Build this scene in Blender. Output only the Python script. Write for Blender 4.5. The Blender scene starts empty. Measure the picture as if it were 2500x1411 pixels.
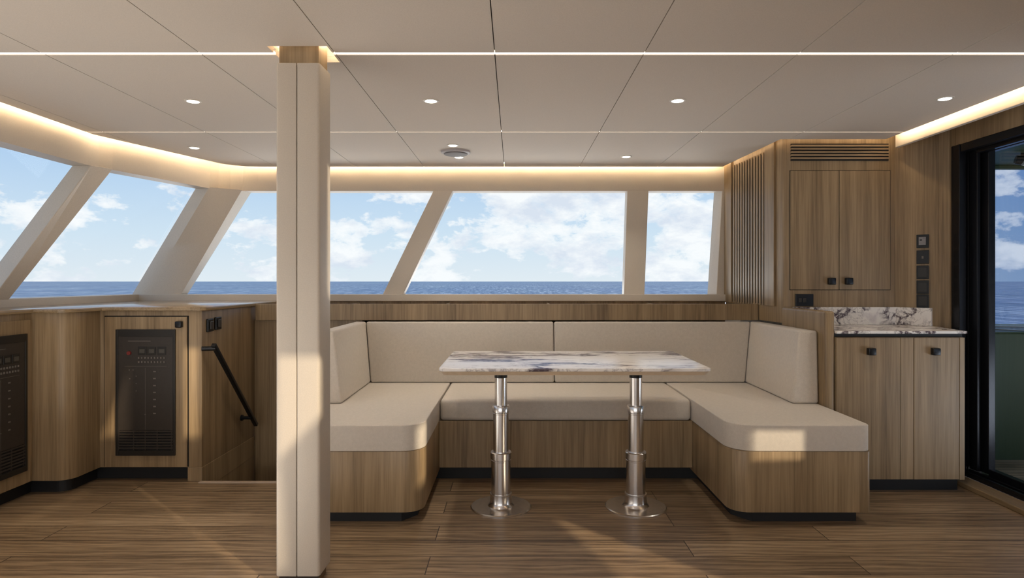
import bpy, bmesh, math, random
from mathutils import Vector, Matrix
random.seed(7)
S = bpy.context.scene
COL = S.collection
R = math.radians

# ------------------------------------------------------------------ camera
cam_d = bpy.data.cameras.new('camera'); cam = bpy.data.objects.new('camera', cam_d); COL.objects.link(cam)
cam.location = (0, 0, 1.15); cam.rotation_euler = (R(90), 0, 0)
cam_d.sensor_width = 36; cam_d.lens = 1550 / 2500 * 36
cam_d.shift_x = -5 / 2500; cam_d.shift_y = -18.5 / 2500
cam_d.clip_end = 50000
S.camera = cam
S.view_settings.view_transform = 'Standard'; S.view_settings.look = 'None'
S.view_settings.gamma = 1; S.view_settings.use_curve_mapping = False
S.view_settings.exposure = 0.0

# ------------------------------------------------------------------ node helpers
def newmat(name):
    m = bpy.data.materials.new(name); m.use_nodes = True
    nt = m.node_tree; b = nt.nodes['Principled BSDF']
    return m, nt, b
def N(nt, typ, **kw):
    n = nt.nodes.new(typ)
    for k, v in kw.items(): setattr(n, k, v)
    return n
def L(nt, a, b): nt.links.new(a, b)
def ramp(nt, fac, stops, interp='LINEAR'):
    r = N(nt, 'ShaderNodeValToRGB'); r.color_ramp.interpolation = interp
    els = r.color_ramp.elements
    while len(els) < len(stops): els.new(0.5)
    for e, (p, c) in zip(els, stops):
        e.position = p; e.color = (c[0], c[1], c[2], 1) if len(c) == 3 else c
    L(nt, fac, r.inputs[0]); return r
def mapped(nt, scale, coord='world', rot=(0, 0, 0), loc=(0, 0, 0)):
    if coord == 'world': src = N(nt, 'ShaderNodeNewGeometry').outputs['Position']
    else: src = N(nt, 'ShaderNodeTexCoord').outputs[coord]
    mp = N(nt, 'ShaderNodeMapping'); mp.inputs['Scale'].default_value = scale
    mp.inputs['Rotation'].default_value = rot; mp.inputs['Location'].default_value = loc
    L(nt, src, mp.inputs['Vector']); return mp.outputs[0]
def noise(nt, vec, scale, detail=4, rough=.5, dist=0):
    n = N(nt, 'ShaderNodeTexNoise'); n.inputs['Scale'].default_value = scale
    n.inputs['Detail'].default_value = detail; n.inputs['Roughness'].default_value = rough
    n.inputs['Distortion'].default_value = dist
    L(nt, vec, n.inputs['Vector']); return n.outputs['Fac']
def mixc(nt, fac, a, b, mode='MIX'):
    m = N(nt, 'ShaderNodeMix', data_type='RGBA', blend_type=mode)
    for sock, v in ((m.inputs[0], fac), (m.inputs[6], a), (m.inputs[7], b)):
        if isinstance(v, (int, float)): sock.default_value = v
        elif isinstance(v, tuple): sock.default_value = (*v, 1)
        else: L(nt, v, sock)
    return m.outputs[2]
def mth(nt, op, a, b=None, clamp=False):
    m = N(nt, 'ShaderNodeMath', operation=op); m.use_clamp = clamp
    for i, v in enumerate((a, b)):
        if v is None: continue
        if isinstance(v, (int, float)): m.inputs[i].default_value = v
        else: L(nt, v, m.inputs[i])
    return m.outputs[0]
def bump(nt, b, h, strength=.2, dist=.002):
    n = N(nt, 'ShaderNodeBump'); n.inputs['Strength'].default_value = strength
    n.inputs['Distance'].default_value = dist
    L(nt, h, n.inputs['Height']); L(nt, n.outputs[0], b.inputs['Normal'])

# ------------------------------------------------------------------ world: blue sky with cloud banks
w = bpy.data.worlds.new('sky'); S.world = w; w.use_nodes = True
nt = w.node_tree; nt.nodes.clear()
out = N(nt, 'ShaderNodeOutputWorld'); bg = N(nt, 'ShaderNodeBackground')
tc = N(nt, 'ShaderNodeTexCoord').outputs['Generated']
sep = N(nt, 'ShaderNodeSeparateXYZ'); L(nt, tc, sep.inputs[0])
sky = ramp(nt, sep.outputs['Z'], [(0.0, (.80, .86, .90)), (.07, (.66, .79, .90)), (.19, (.42, .61, .86)),
                                  (.38, (.25, .45, .80)), (1.0, (.10, .26, .62))])
rgt = ramp(nt, sep.outputs['X'], [(.40, (1, 1, 1)), (.62, (.42, .54, .72))])
skyc = mixc(nt, 1.0, sky.outputs[0], rgt.outputs[0], 'MULTIPLY')
mp = N(nt, 'ShaderNodeMapping'); mp.inputs['Scale'].default_value = (1, 1, 1.9); mp.inputs['Location'].default_value = (5.3, 2.2, .95)
L(nt, tc, mp.inputs['Vector'])
n1 = noise(nt, mp.outputs[0], 3.6, 3, .5); n2 = noise(nt, mp.outputs[0], 13.0, 12, .60, .15)
cl = mth(nt, 'ADD', mth(nt, 'MULTIPLY', n1, .48), mth(nt, 'MULTIPLY', n2, .62))
low = ramp(nt, sep.outputs['Z'], [(0, (.01, .01, .01)), (.09, (.02, .02, .02)), (.30, (0, 0, 0))])
cl = mth(nt, 'ADD', cl, low.outputs[0])
cm = ramp(nt, cl, [(.552, (0, 0, 0)), (.582, (.7, .7, .7)), (.63, (1, 1, 1))])
n3 = noise(nt, mp.outputs[0], 14, 6, .6)
cc = ramp(nt, n3, [(.35, (.74, .79, .88)), (.55, (1.0, 1.0, 1.0))])
col = mixc(nt, cm.outputs[0], skyc, cc.outputs[0])
L(nt, col, bg.inputs[0]); bg.inputs[1].default_value = 1.0
L(nt, bg.outputs[0], out.inputs[0])

# ------------------------------------------------------------------ sun (from astern, over the right shoulder)
sd = bpy.data.lights.new('sun', 'SUN'); so = bpy.data.objects.new('sun', sd); COL.objects.link(so)
SUN_T = .50
so.rotation_euler = Vector((-.7175, .6966, -SUN_T)).to_track_quat('-Z', 'Y').to_euler()
sd.energy = 3.9; sd.color = (1, .83, .60); sd.angle = R(.8)
so.location = (8, -8, 6)

# ------------------------------------------------------------------ large soft fill lamps, added to brighten the ceiling and the room
def area(name, loc, d, sx, sy, e, c):
    l = bpy.data.lights.new(name, 'AREA'); l.shape = 'RECTANGLE'; l.size = sx; l.size_y = sy; l.energy = e; l.color = c
    o = bpy.data.objects.new(name, l); COL.objects.link(o); o.location = loc; o.rotation_euler = Vector(d).to_track_quat('-Z', 'Y').to_euler()
area('far_deck_fill', (-.6, 6.0, .93), (0, -.3, 1), 6.5, 1.4, 148, (1, .95, .88))
area('foredeck_fill', (-4.2, 1.8, .90), (.3, 0, 1), 1.6, 6.5, 72, (1, .95, .88))
area('near_fill', (-.8, -1.30, .9), (0, .75, 1), 3.2, 1.0, 42, (1, .95, .88))
area('door_deck_fill', (3.4, 2.2, .06), (-.5, 0, 1), 1.0, 2.4, 62, (1, .95, .88))

# ------------------------------------------------------------------ materials
def wood(name, axis='z', dark=(.140, .090, .043), light=(.395, .285, .163), rough=.42, coord='world', k=1.0):
    m, nt, b = newmat(name)
    sc = {'z': (1, 1, .03), 'x': (.03, 1, 1), 'y': (1, .03, 1)}[axis]
    v = mapped(nt, sc, coord)
    fine = noise(nt, v, 90, 3, .6); med = noise(nt, v, 17, 4, .6, .4)
    v2 = mapped(nt, {'z': (1, 1, .01), 'x': (.01, 1, 1), 'y': (1, .01, 1)}[axis], coord)
    lam = noise(nt, v2, 6.5, 2, .5)
    f = mth(nt, 'ADD', mth(nt, 'MULTIPLY', fine, .38), mth(nt, 'MULTIPLY', med, .34))
    f = mth(nt, 'ADD', f, mth(nt, 'MULTIPLY', lam, .34))
    r = ramp(nt, f, [(.36, dark), (.54, tuple((a + c * 1.1) / 2 for a, c in zip(dark, light))), (.68, light)])
    L(nt, r.outputs[0], b.inputs['Base Color']); b.inputs['Roughness'].default_value = rough
    bump(nt, b, fine, .12, .001)
    return m
WOOD = wood('oak_veneer'); WOODX = wood('oak_horizontal', 'x'); WOODY = wood('oak_lengthways', 'y')
COUNTER = wood('polished_oak_counter', 'y', rough=.16)

def plain(name, c, rough=.5, metal=0, n=0, bs=0, spec=None):
    m, nt, b = newmat(name)
    if n:
        f = noise(nt, mapped(nt, (1, 1, 1)), n, 3, .6)
        r = ramp(nt, f, [(.3, tuple(x * .93 for x in c)), (.7, tuple(min(1, x * 1.05) for x in c))])
        L(nt, r.outputs[0], b.inputs['Base Color'])
        if bs: bump(nt, b, f, bs, .001)
    else: b.inputs['Base Color'].default_value = (*c, 1)
    b.inputs['Roughness'].default_value = rough; b.inputs['Metallic'].default_value = metal
    if spec is not None: b.inputs['Specular IOR Level'].default_value = spec
    return m
CEIL = plain('beige_ceiling_panel', (.60, .535, .465), .75, 0, 260, .15)
CREAM = plain('cream_leather', (.56, .50, .425), .5, 0, 300, .15)
FRAMEW = plain('painted_window_frame', (.62, .56, .48), .45, 0, 200, .05)
BLACK = plain('black_plinth', (.010, .010, .011), .6, 0, 50)
BLKM = plain('black_metal', (.010, .011, .013), .30, .3, 80)
BLKF = plain('black_anodised_frame', (.016, .017, .021), .22, .5, 60)
PANEL = plain('smoked_panel', (.016, .014, .012), .35, 0, 40)
PANEL2 = plain('brown_black_panel', (.035, .028, .023), .4, 0, 60)
MARK = plain('faded_print', (.16, .14, .12), .6, 0, 100)
RED = plain('dark_red_button', (.20, .025, .02), .4, 0, 100)
GREYD = plain('grey_display', (.26, .25, .26), .4, 0, 100)
DARK = plain('dark_void', (.006, .005, .004), .8, 0, 50)
GREEN = plain('dark_green_hull_paint', (.030, .062, .020), .5, 0, 6)
WHITE = plain('white_trim', (.75, .74, .70), .4, 0, 80)
GREYP = plain('grey_plastic', (.40, .37, .37), .5, 0, 100)
WHIT2 = plain('light_threshold', (.42, .33, .25), .5, 0, 90)

REFLECTW = plain('white_reflector', (.80, .79, .76), .5, 0, 30)  # white of the unseen decks added to bounce light indoors
def steel(name):
    m, nt, b = newmat(name)
    f = noise(nt, mapped(nt, (1, 1, 30)), 60, 2)
    r = ramp(nt, f, [(.3, (.70, .685, .68)), (.7, (.80, .785, .775))])
    L(nt, r.outputs[0], b.inputs['Base Color']); b.inputs['Metallic'].default_value = 1
    b.inputs['Roughness'].default_value = .24; return m
STEEL = steel('satin_aluminium')

def fabric(name, c):
    m, nt, b = newmat(name)
    v = mapped(nt, (1, 1, 1))
    f = noise(nt, v, 520, 2, .6); g = noise(nt, v, 60, 3, .6)
    r = ramp(nt, mth(nt, 'ADD', mth(nt, 'MULTIPLY', f, .7), mth(nt, 'MULTIPLY', g, .3)),
             [(.35, tuple(x * .80 for x in c)), (.65, c)])
    L(nt, r.outputs[0], b.inputs['Base Color']); b.inputs['Roughness'].default_value = .85
    b.inputs['Sheen Weight'].default_value = .15
    bump(nt, b, f, .35, .0015); return m
FABRIC = fabric('linen_upholstery', (.66, .60, .525))

def marble(name, seed=0.0, scale=1.0, st=(1.0, 2.4, 2.0, 6)):
    m, nt, b = newmat(name)
    v = mapped(nt, (st[0] * scale, st[1] * scale, st[2] * scale), rot=(0, 0, R(st[3])), loc=(seed, seed * .7, seed * 1.3))
    warp = N(nt, 'ShaderNodeTexNoise'); warp.inputs['Scale'].default_value = 2.6; warp.inputs['Detail'].default_value = 5
    L(nt, v, warp.inputs['Vector'])
    vm = N(nt, 'ShaderNodeMixRGB'); vm.blend_type = 'ADD'; vm.inputs[0].default_value = .55
    L(nt, v, vm.inputs[1]); L(nt, warp.outputs['Color'], vm.inputs[2])
    a = noise(nt, vm.outputs[0], 2.3, 5, .55); b2 = noise(nt, vm.outputs[0], 6.5, 5, .6)
    v1 = mth(nt, 'ABSOLUTE', mth(nt, 'SUBTRACT', a, .5)); v2 = mth(nt, 'ABSOLUTE', mth(nt, 'SUBTRACT', b2, .5))
    r1 = ramp(nt, v1, [(0, (.95, .95, .95)), (.016, (.72, .72, .72)), (.055, (0, 0, 0))])
    r2 = ramp(nt, v2, [(0, (.55, .55, .55)), (.012, (.2, .2, .2)), (.04, (0, 0, 0))])
    msk = noise(nt, v, 1.7, 3)
    mr = ramp(nt, msk, [(.36, (0, 0, 0)), (.47, (1, 1, 1))])
    cloud = noise(nt, vm.outputs[0], 1.8, 4)
    base = ramp(nt, cloud, [(.35, (.88, .84, .80)), (.58, (.94, .91, .87)), (.74, (.66, .61, .63))])
    fac = mth(nt, 'ADD', mth(nt, 'MULTIPLY', r1.outputs[0], mr.outputs[0]), mth(nt, 'MULTIPLY', r2.outputs[0], mr.outputs[0]), True)
    c = mixc(nt, fac, base.outputs[0], (.085, .055, .070))
    L(nt, c, b.inputs['Base Color']); b.inputs['Roughness'].default_value = .22; b.inputs['Specular IOR Level'].default_value = .3
    return m
MARBLE = marble('violet_veined_marble', 2.7, 1.0, (.75, 2.2, 1, 10))
MARBLE2 = marble('violet_veined_marble_small', 5.2, 3.0, (1, 1.2, 1, 6))
EDGE = plain('cream_stone_edge', (.66, .53, .38), .35, 0, 30)

def floor_mat(name, row=.165, wid=1.75, k=1.0):
    m, nt, b = newmat(name)
    pos = N(nt, 'ShaderNodeNewGeometry').outputs['Position']
    br = N(nt, 'ShaderNodeTexBrick'); br.offset = .37; br.offset_frequency = 2; br.squash = 1
    br.inputs['Color1'].default_value = (.0, .0, .0, 1); br.inputs['Color2'].default_value = (1, 1, 1, 1)
    br.inputs['Mortar'].default_value = (.5, .5, .5, 1)
    br.inputs['Scale'].default_value = 1; br.inputs['Mortar Size'].default_value = .0022
    br.inputs['Mortar Smooth'].default_value = .1
    br.inputs['Brick Width'].default_value = wid; br.inputs['Row Height'].default_value = row
    mp = N(nt, 'ShaderNodeMapping'); mp.inputs['Location'].default_value = (.35, -.014, 0)
    L(nt, pos, mp.inputs['Vector']); L(nt, mp.outputs[0], br.inputs['Vector'])
    # per plank shift of the grain
    off = N(nt, 'ShaderNodeCombineXYZ'); L(nt, mth(nt, 'MULTIPLY', br.outputs['Color'], 13.0), off.inputs[0])
    L(nt, mth(nt, 'MULTIPLY', br.outputs['Color'], 7.0), off.inputs[1])
    add = N(nt, 'ShaderNodeVectorMath', operation='ADD'); L(nt, pos, add.inputs[0]); L(nt, off.outputs[0], add.inputs[1])
    g = N(nt, 'ShaderNodeMapping'); g.inputs['Scale'].default_value = (.06, 1, 1); L(nt, add.outputs[0], g.inputs['Vector'])
    fine = noise(nt, g.outputs[0], 85, 4, .65)
    g2 = N(nt, 'ShaderNodeMapping'); g2.inputs['Scale'].default_value = (.22, 1.6, 1); L(nt, add.outputs[0], g2.inputs['Vector'])
    wv = N(nt, 'ShaderNodeTexWave', wave_type='RINGS', rings_direction='Z'); wv.inputs['Scale'].default_value = 5.5
    wv.inputs['Distortion'].default_value = 9; wv.inputs['Detail'].default_value = 3; wv.inputs['Detail Scale'].default_value = 1.6
    L(nt, g2.outputs[0], wv.inputs['Vector'])
    med = noise(nt, g.outputs[0], 12, 3)
    f = mth(nt, 'ADD', mth(nt, 'MULTIPLY', fine, .40), mth(nt, 'MULTIPLY', wv.outputs['Fac'], .13))
    f = mth(nt, 'ADD', f, mth(nt, 'MULTIPLY', med, .27))
    f = mth(nt, 'ADD', f, mth(nt, 'MULTIPLY', br.outputs['Color'], .13))
    r = ramp(nt, f, [(.30, tuple(x * k for x in (.115, .074, .040))), (.50, tuple(x * k for x in (.265, .182, .106))),
                     (.70, tuple(x * k for x in (.42, .31, .195)))])
    c = mixc(nt, br.outputs['Fac'], r.outputs[0], (.035, .02, .012))
    L(nt, c, b.inputs['Base Color']); b.inputs['Roughness'].default_value = .40
    bump(nt, b, mth(nt, 'SUBTRACT', fine, mth(nt, 'MULTIPLY', br.outputs['Fac'], 2)), .15, .001)
    return m
FLOOR = floor_mat('oak_plank_floor')
DECK = floor_mat('teak_deck', .055, 2.5, 2.0)

def emis(name, c, s):
    m, nt, b = newmat(name)
    b.inputs['Base Color'].default_value = (.8, .8, .8, 1)
    b.inputs['Emission Color'].default_value = (*c, 1); b.inputs['Emission Strength'].default_value = s; return m
WARM = (1, .70, .40)
LEDM = emis('cove_led', (1, .78, .50), 50.0)
LEDL = emis('ceiling_line_led', (1, .82, .60), 1.9)
LEDF = emis('fine_line_led', (1, .88, .74), 2.2)
LAMP = emis('downlight_lens', (1, .93, .82), 6.0)

def glass(name, tint=(1, 1, 1), refl=.05):
    m = bpy.data.materials.new(name); m.use_nodes = True; nt = m.node_tree; nt.nodes.clear()
    o = N(nt, 'ShaderNodeOutputMaterial'); t = N(nt, 'ShaderNodeBsdfTransparent'); g = N(nt, 'ShaderNodeBsdfGlossy')
    t.inputs[0].default_value = (*tint, 1); g.inputs['Roughness'].default_value = .02
    fr = N(nt, 'ShaderNodeFresnel'); fr.inputs[0].default_value = 1.35
    mx = N(nt, 'ShaderNodeMixShader'); L(nt, mth(nt, 'MULTIPLY', fr.outputs[0], refl * 4, True), mx.inputs[0])
    L(nt, t.outputs[0], mx.inputs[1]); L(nt, g.outputs[0], mx.inputs[2]); L(nt, mx.outputs[0], o.inputs[0]); return m
GLASS = glass('window_glass', (.97, .99, 1.0), .002)
GLASSD = glass('tinted_door_glass', (.80, .86, .95), .05)

def sea_mat():
    m, nt, b = newmat('sea_water')
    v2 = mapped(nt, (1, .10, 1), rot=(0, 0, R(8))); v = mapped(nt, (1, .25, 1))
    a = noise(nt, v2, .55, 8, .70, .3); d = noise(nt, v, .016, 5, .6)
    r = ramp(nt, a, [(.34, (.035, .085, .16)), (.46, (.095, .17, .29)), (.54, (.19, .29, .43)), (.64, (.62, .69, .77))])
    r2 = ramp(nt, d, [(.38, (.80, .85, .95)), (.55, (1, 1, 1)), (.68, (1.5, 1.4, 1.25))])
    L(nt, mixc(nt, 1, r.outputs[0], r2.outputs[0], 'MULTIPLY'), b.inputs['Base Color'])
    b.inputs['Roughness'].default_value = .5; b.inputs['Specular IOR Level'].default_value = .22
    return m
SEA = sea_mat()

# ------------------------------------------------------------------ geometry helpers
class MB:
    def __init__(s): s.bm = bmesh.new()
    def box(s, x0, x1, y0, y1, z0, z1):
        return s.hex([(x0, y0, z0), (x1, y0, z0), (x1, y1, z0), (x0, y1, z0)], [(x0, y0, z1), (x1, y0, z1), (x1, y1, z1), (x0, y1, z1)])
    def hex(s, bot, top):
        n = len(bot); b = [s.bm.verts.new(p) for p in bot]; t = [s.bm.verts.new(p) for p in top]
        s.bm.faces.new(b[::-1]); s.bm.faces.new(t)
        for i in range(n): s.bm.faces.new((b[i], b[(i + 1) % n], t[(i + 1) % n], t[i]))
        return s
    def prism(s, poly, z0, z1):
        return s.hex([(x, y, z0) for x, y in poly], [(x, y, z1) for x, y in poly])
    def extr(s, quad, vec):
        v = Vector(vec); return s.hex(quad, [tuple(Vector(p) + v) for p in quad])
    def lathe(s, prof, cx, cy, n=48):
        rings = []
        for r, z in prof:
            rings.append([s.bm.verts.new((cx + r * math.cos(2 * math.pi * i / n), cy + r * math.sin(2 * math.pi * i / n), z)) for i in range(n)])
        for a, b in zip(rings, rings[1:]):
            for i in range(n): s.bm.faces.new((a[i], a[(i + 1) % n], b[(i + 1) % n], b[i]))
        s.bm.faces.new(rings[0][::-1]); s.bm.faces.new(rings[-1]); return s
    def bar(s, p0, p1, wx, wy, up=(0, 0, 1)):
        p0 = Vector(p0); p1 = Vector(p1); d = (p1 - p0).normalized(); a = d.cross(Vector(up)).normalized(); b = a.cross(d).normalized()
        q = [a * wx / 2 + b * wy / 2, -a * wx / 2 + b * wy / 2, -a * wx / 2 - b * wy / 2, a * wx / 2 - b * wy / 2]
        return s.hex([tuple(p0 + k) for k in q], [tuple(p1 + k) for k in q])
    def rod(s, p0, p1, r, n=20):
        p0 = Vector(p0); p1 = Vector(p1); d = (p1 - p0).normalized(); a = d.orthogonal().normalized(); b = d.cross(a)
        q = [a * r * math.cos(2 * math.pi * i / n) + b * r * math.sin(2 * math.pi * i / n) for i in range(n)]
        return s.hex([tuple(p0 + k) for k in q], [tuple(p1 + k) for k in q])
    def build(s, name, mat, parent=None, bev=0, seg=2, smooth=False, origin=None):
        bmesh.ops.recalc_face_normals(s.bm, faces=s.bm.faces[:])
        me = bpy.data.meshes.new(name); s.bm.to_mesh(me); s.bm.free()
        if origin is None:
            xs = [v.co for v in me.vertices]
            origin = Vector(((min(v.x for v in xs) + max(v.x for v in xs)) / 2, (min(v.y for v in xs) + max(v.y for v in xs)) / 2, min(v.z for v in xs)))
        origin = Vector(origin)
        me.transform(Matrix.Translation(-origin))
        o = bpy.data.objects.new(name, me); COL.objects.link(o)
        me.materials.append(mat)
        o.location = origin
        if parent is not None:
            o.parent = parent; o.location = origin - Vector(parent['_w'])
        o['_w'] = list(origin)
        if bev:
            md = o.modifiers.new('bevel', 'BEVEL'); md.width = bev; md.segments = seg; md.limit_method = 'ANGLE'; md.angle_limit = R(35)
            md.harden_normals = False
        if smooth or (bev and seg > 2):
            for p in me.polygons: p.use_smooth = True
            md = o.modifiers.new('edges', 'EDGE_SPLIT'); md.split_angle = R(34)
        return o
def tag(o, label, cat, group=None):
    o['label'] = label; o['category'] = cat
    if group: o['group'] = group
    return o
def struct(o): o['kind'] = 'structure'; return o
def thing(name, loc, label, cat, group=None):
    o = bpy.data.objects.new(name, None); COL.objects.link(o); o.location = loc; o['_w'] = list(loc); o.empty_display_size = .1
    return tag(o, label, cat, group)
def dup(root, delta, label=None):
    r = root.copy(); COL.objects.link(r); r.location = Vector(root.location) + Vector(delta)
    if label: r['label'] = label
    def kids(src, dst):
        for ch in [c for c in list(COL.objects) if c.parent == src]:
            c = ch.copy(); COL.objects.link(c); c.parent = dst; kids(ch, c)
    kids(root, r); return r
def arc(cx, cy, r, a0, a1, n=10):
    return [(cx + r * math.cos(R(a0 + (a1 - a0) * i / n)), cy + r * math.sin(R(a0 + (a1 - a0) * i / n))) for i in range(n + 1)]
def clip(poly, a, b):      # keep the left of a->b
    out = []
    def side(p): return (b[0] - a[0]) * (p[1] - a[1]) - (b[1] - a[1]) * (p[0] - a[0])
    for i in range(len(poly)):
        p, q = poly[i], poly[(i + 1) % len(poly)]; sp, sq = side(p), side(q)
        if sp >= 0: out.append(p)
        if (sp > 0 and sq < 0) or (sp < 0 and sq > 0):
            t = sp / (sp - sq); out.append((p[0] + (q[0] - p[0]) * t, p[1] + (q[1] - p[1]) * t))
    return out
def clipc(poly, conv):
    for i in range(len(conv)):
        if len(poly) < 3: return []
        poly = clip(poly, conv[i], conv[(i + 1) % len(conv)])
    return poly if len(poly) >= 3 else []

from mathutils.geometry import tessellate_polygon
def pierced(x, th, outer, holes):
    m = MB(); loops = [outer] + holes; flat = [p for l in loops for p in l]
    tris = tessellate_polygon([[Vector((p[0], p[1], 0)) for p in l] for l in loops])
    f = [m.bm.verts.new((x, *p)) for p in flat]; k = [m.bm.verts.new((x + th, *p)) for p in flat]
    for t in tris: m.bm.faces.new([f[i] for i in t]); m.bm.faces.new([k[i] for i in reversed(t)])
    i0 = 0
    for l in loops:
        for i in range(len(l)):
            a, b = i0 + i, i0 + (i + 1) % len(l); m.bm.faces.new((f[a], f[b], k[b], k[a]))
        i0 += len(l)
    return m
ZC = 2.03; NEAR = -1.5; RW = 2.60
# ------------------------------------------------------------------ floor and stairwell
m = MB()
m.box(-3.1, 2.66, NEAR - .1, 3.64, -.06, 0); m.box(-3.1, -1.80, 3.64, 5.1, -.06, 0); m.box(-1.09, 2.66, 3.64, 5.1, -.06, 0)
struct(m.build('floor', FLOOR))
struct(MB().box(-1.80, -1.09, 3.615, 3.645, -.03, .006).build('trim_1', WHIT2, bev=.003))
m = MB(); m.box(-1.84, -1.80, 3.66, 4.42, -1.3, -.06); m.box(-1.798, -1.05, 4.40, 4.44, -1.3, .883); m.box(-1.09, -1.05, 3.64, 4.42, -1.3, -.06)
m.box(-1.80, -1.09, 3.60, 3.64, -1.3, -.06); m.box(-1.84, -1.05, 3.6, 4.44, -1.34, -1.3)
struct(m.build('wall_stairwell', WOOD))

# ------------------------------------------------------------------ ceiling panels
HOLE = (-.925, -.700, 2.375, 2.55); SUNCUT_CEIL = (-.40, 2.25, -.75, 1.94)  # second cut is unseen, added to pass sun from the roof holes
A = [(-2.525, NEAR), (1.645, NEAR), (1.648, 3.93), (1.60, 4.87), (-1.95, 4.87), (-2.04, 4.86), (-2.13, 4.81), (-2.19, 4.74), (-2.47, 3.95), (-2.52, 3.80)]
B = [(1.645, NEAR), (2.30, NEAR), (2.30, 3.93), (1.648, 3.93)]
xs = [-3.0, -2.42, -1.82, -1.211, -.690, -.0745, .502, 1.10, 1.705, 2.4]
rows = [(-1.6, -.105), (-.10, 1.16), (1.165, 2.4415), (2.4685, 3.7345), (3.7465, 4.9)]
m = MB()
def sub(rc, hole=HOLE):
    x0, x1, y0, y1 = rc; a0, a1, b0, b1 = hole
    if x1 <= a0 or x0 >= a1 or y1 <= b0 or y0 >= b1: return [rc]
    o = []; cx0, cx1 = max(x0, a0), min(x1, a1)
    if x0 < a0: o.append((x0, a0, y0, y1))
    if x1 > a1: o.append((a1, x1, y0, y1))
    if y0 < b0: o.append((cx0, cx1, y0, b0))
    if y1 > b1: o.append((cx0, cx1, b1, y1))
    return o
for i in range(len(xs) - 1):
    for y0, y1 in rows:
        for rc in [q for p in sub((xs[i] + .0018, xs[i + 1] - .0018, y0, y1)) for q in sub(p, SUNCUT_CEIL)]:
            p = [(rc[0], rc[2]), (rc[1], rc[2]), (rc[1], rc[3]), (rc[0], rc[3])]
            for cv in (A, B):
                q = clipc(p, cv)
                if q: m.prism(q, ZC, ZC + .022)
struct(m.build('ceiling', CEIL))
m = MB()   # dark carrier above the joints, holed round the column
H0, H1, H2, H3 = HOLE[0] - .014, HOLE[1] + .014, HOLE[2] - .014, HOLE[3] + .014
for rc in ((-2.46, H0, NEAR, 3.78), (H1, 1.60, NEAR, 3.78), (H0, H1, NEAR, H2), (H0, H1, H3, 3.78),
           (-2.10, 1.57, 3.78, 4.81), (1.60, 2.24, NEAR, 3.87)):
    for q in sub(rc, SUNCUT_CEIL): m.box(*q, ZC + .0225, ZC + .035)
struct(m.build('ceiling_carrier', DARK))
# roof with unseen holes, shaped to throw the sun patches
SUNCUT_ROOF = [[(.907, .633), (1.102, .633), (1.431, .314), (1.515, .045), (2.149, -.54), (2.06, -.54), (1.385, .168)],
        [(.919, 1.01), (.144, 1.762), (.010, 1.762), (.785, 1.01)],
        [(.499, 1.01), (-.103, 1.595), (.349, 1.01)],
        [(.70, .539), (.76, .539), (.76, -.10), (.70, -.10)],
        [(2.548, .109), (2.548, .229), (1.945, .814), (1.945, .694)]]
m = pierced(0, .03, [(-3.2, NEAR - .1), (2.75, NEAR - .1), (2.75, 5.15), (-3.2, 5.15)], SUNCUT_ROOF)
for v in m.bm.verts: v.co = (v.co.y, v.co.z, 2.125 + v.co.x)
struct(m.build('roof', CEIL))
def strip(name, x0, x1, y, w, mat, lab):
    o = MB().box(x0, x1, y - w / 2, y + w / 2, ZC + .003, ZC + .010).build(name, mat)
    return tag(o, lab, 'light strip')
strip('led_strip', -2.52, HOLE[0] - .002, 2.455, .027, LEDL, 'bright LED line in the ceiling, left of the column')
strip('led_strip', HOLE[1] + .002, 2.30, 2.455, .027, LEDL, 'long bright LED line in the ceiling, right of the column')
strip('led_strip', -2.515, 2.30, 3.7405, .0125, LEDF, 'thin pale LED line across the ceiling farther from the camera')
# recess round the column head
m = MB(); a0, a1, b0, b1 = HOLE; t = .012
m.box(a0 - t, a0, b0 - t, b1 + t, ZC + .0225, 2.12); m.box(a1, a1 + t, b0 - t, b1 + t, ZC + .0225, 2.12)
m.box(a0, a1, b0 - t, b0, ZC + .0225, 2.12); m.box(a0, a1, b1, b1 + t, ZC + .0225, 2.12)
struct(m.build('trim_2', CEIL))
RL = emis('recess_led', (1, .80, .55), 26)
tag(MB().box(a0 + .002, a0 + .012, b0 + .01, b1 - .01, 2.085, 2.10).build('recess_light', RL), 'warm light in the ceiling recess, left of the column head', 'light strip')
tag(MB().box(a1 - .012, a1 - .002, b0 + .01, b1 - .01, 2.085, 2.10).build('recess_light', RL), 'warm light in the ceiling recess, right of the column head', 'light strip')

# lining of the aft ceiling opening added to pass the sun
w0, w1, w2, w3 = SUNCUT_CEIL; m = MB()
m.box(w0 - .012, w0 + .004, w2, w3, ZC - .002, 2.124); m.box(w0, 2.298, w3 - .004, w3 + .012, ZC - .002, 2.124); m.box(w0, 2.298, w2 - .012, w2 + .004, ZC - .002, 2.124)
struct(m.build('trim_24', CEIL))

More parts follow.
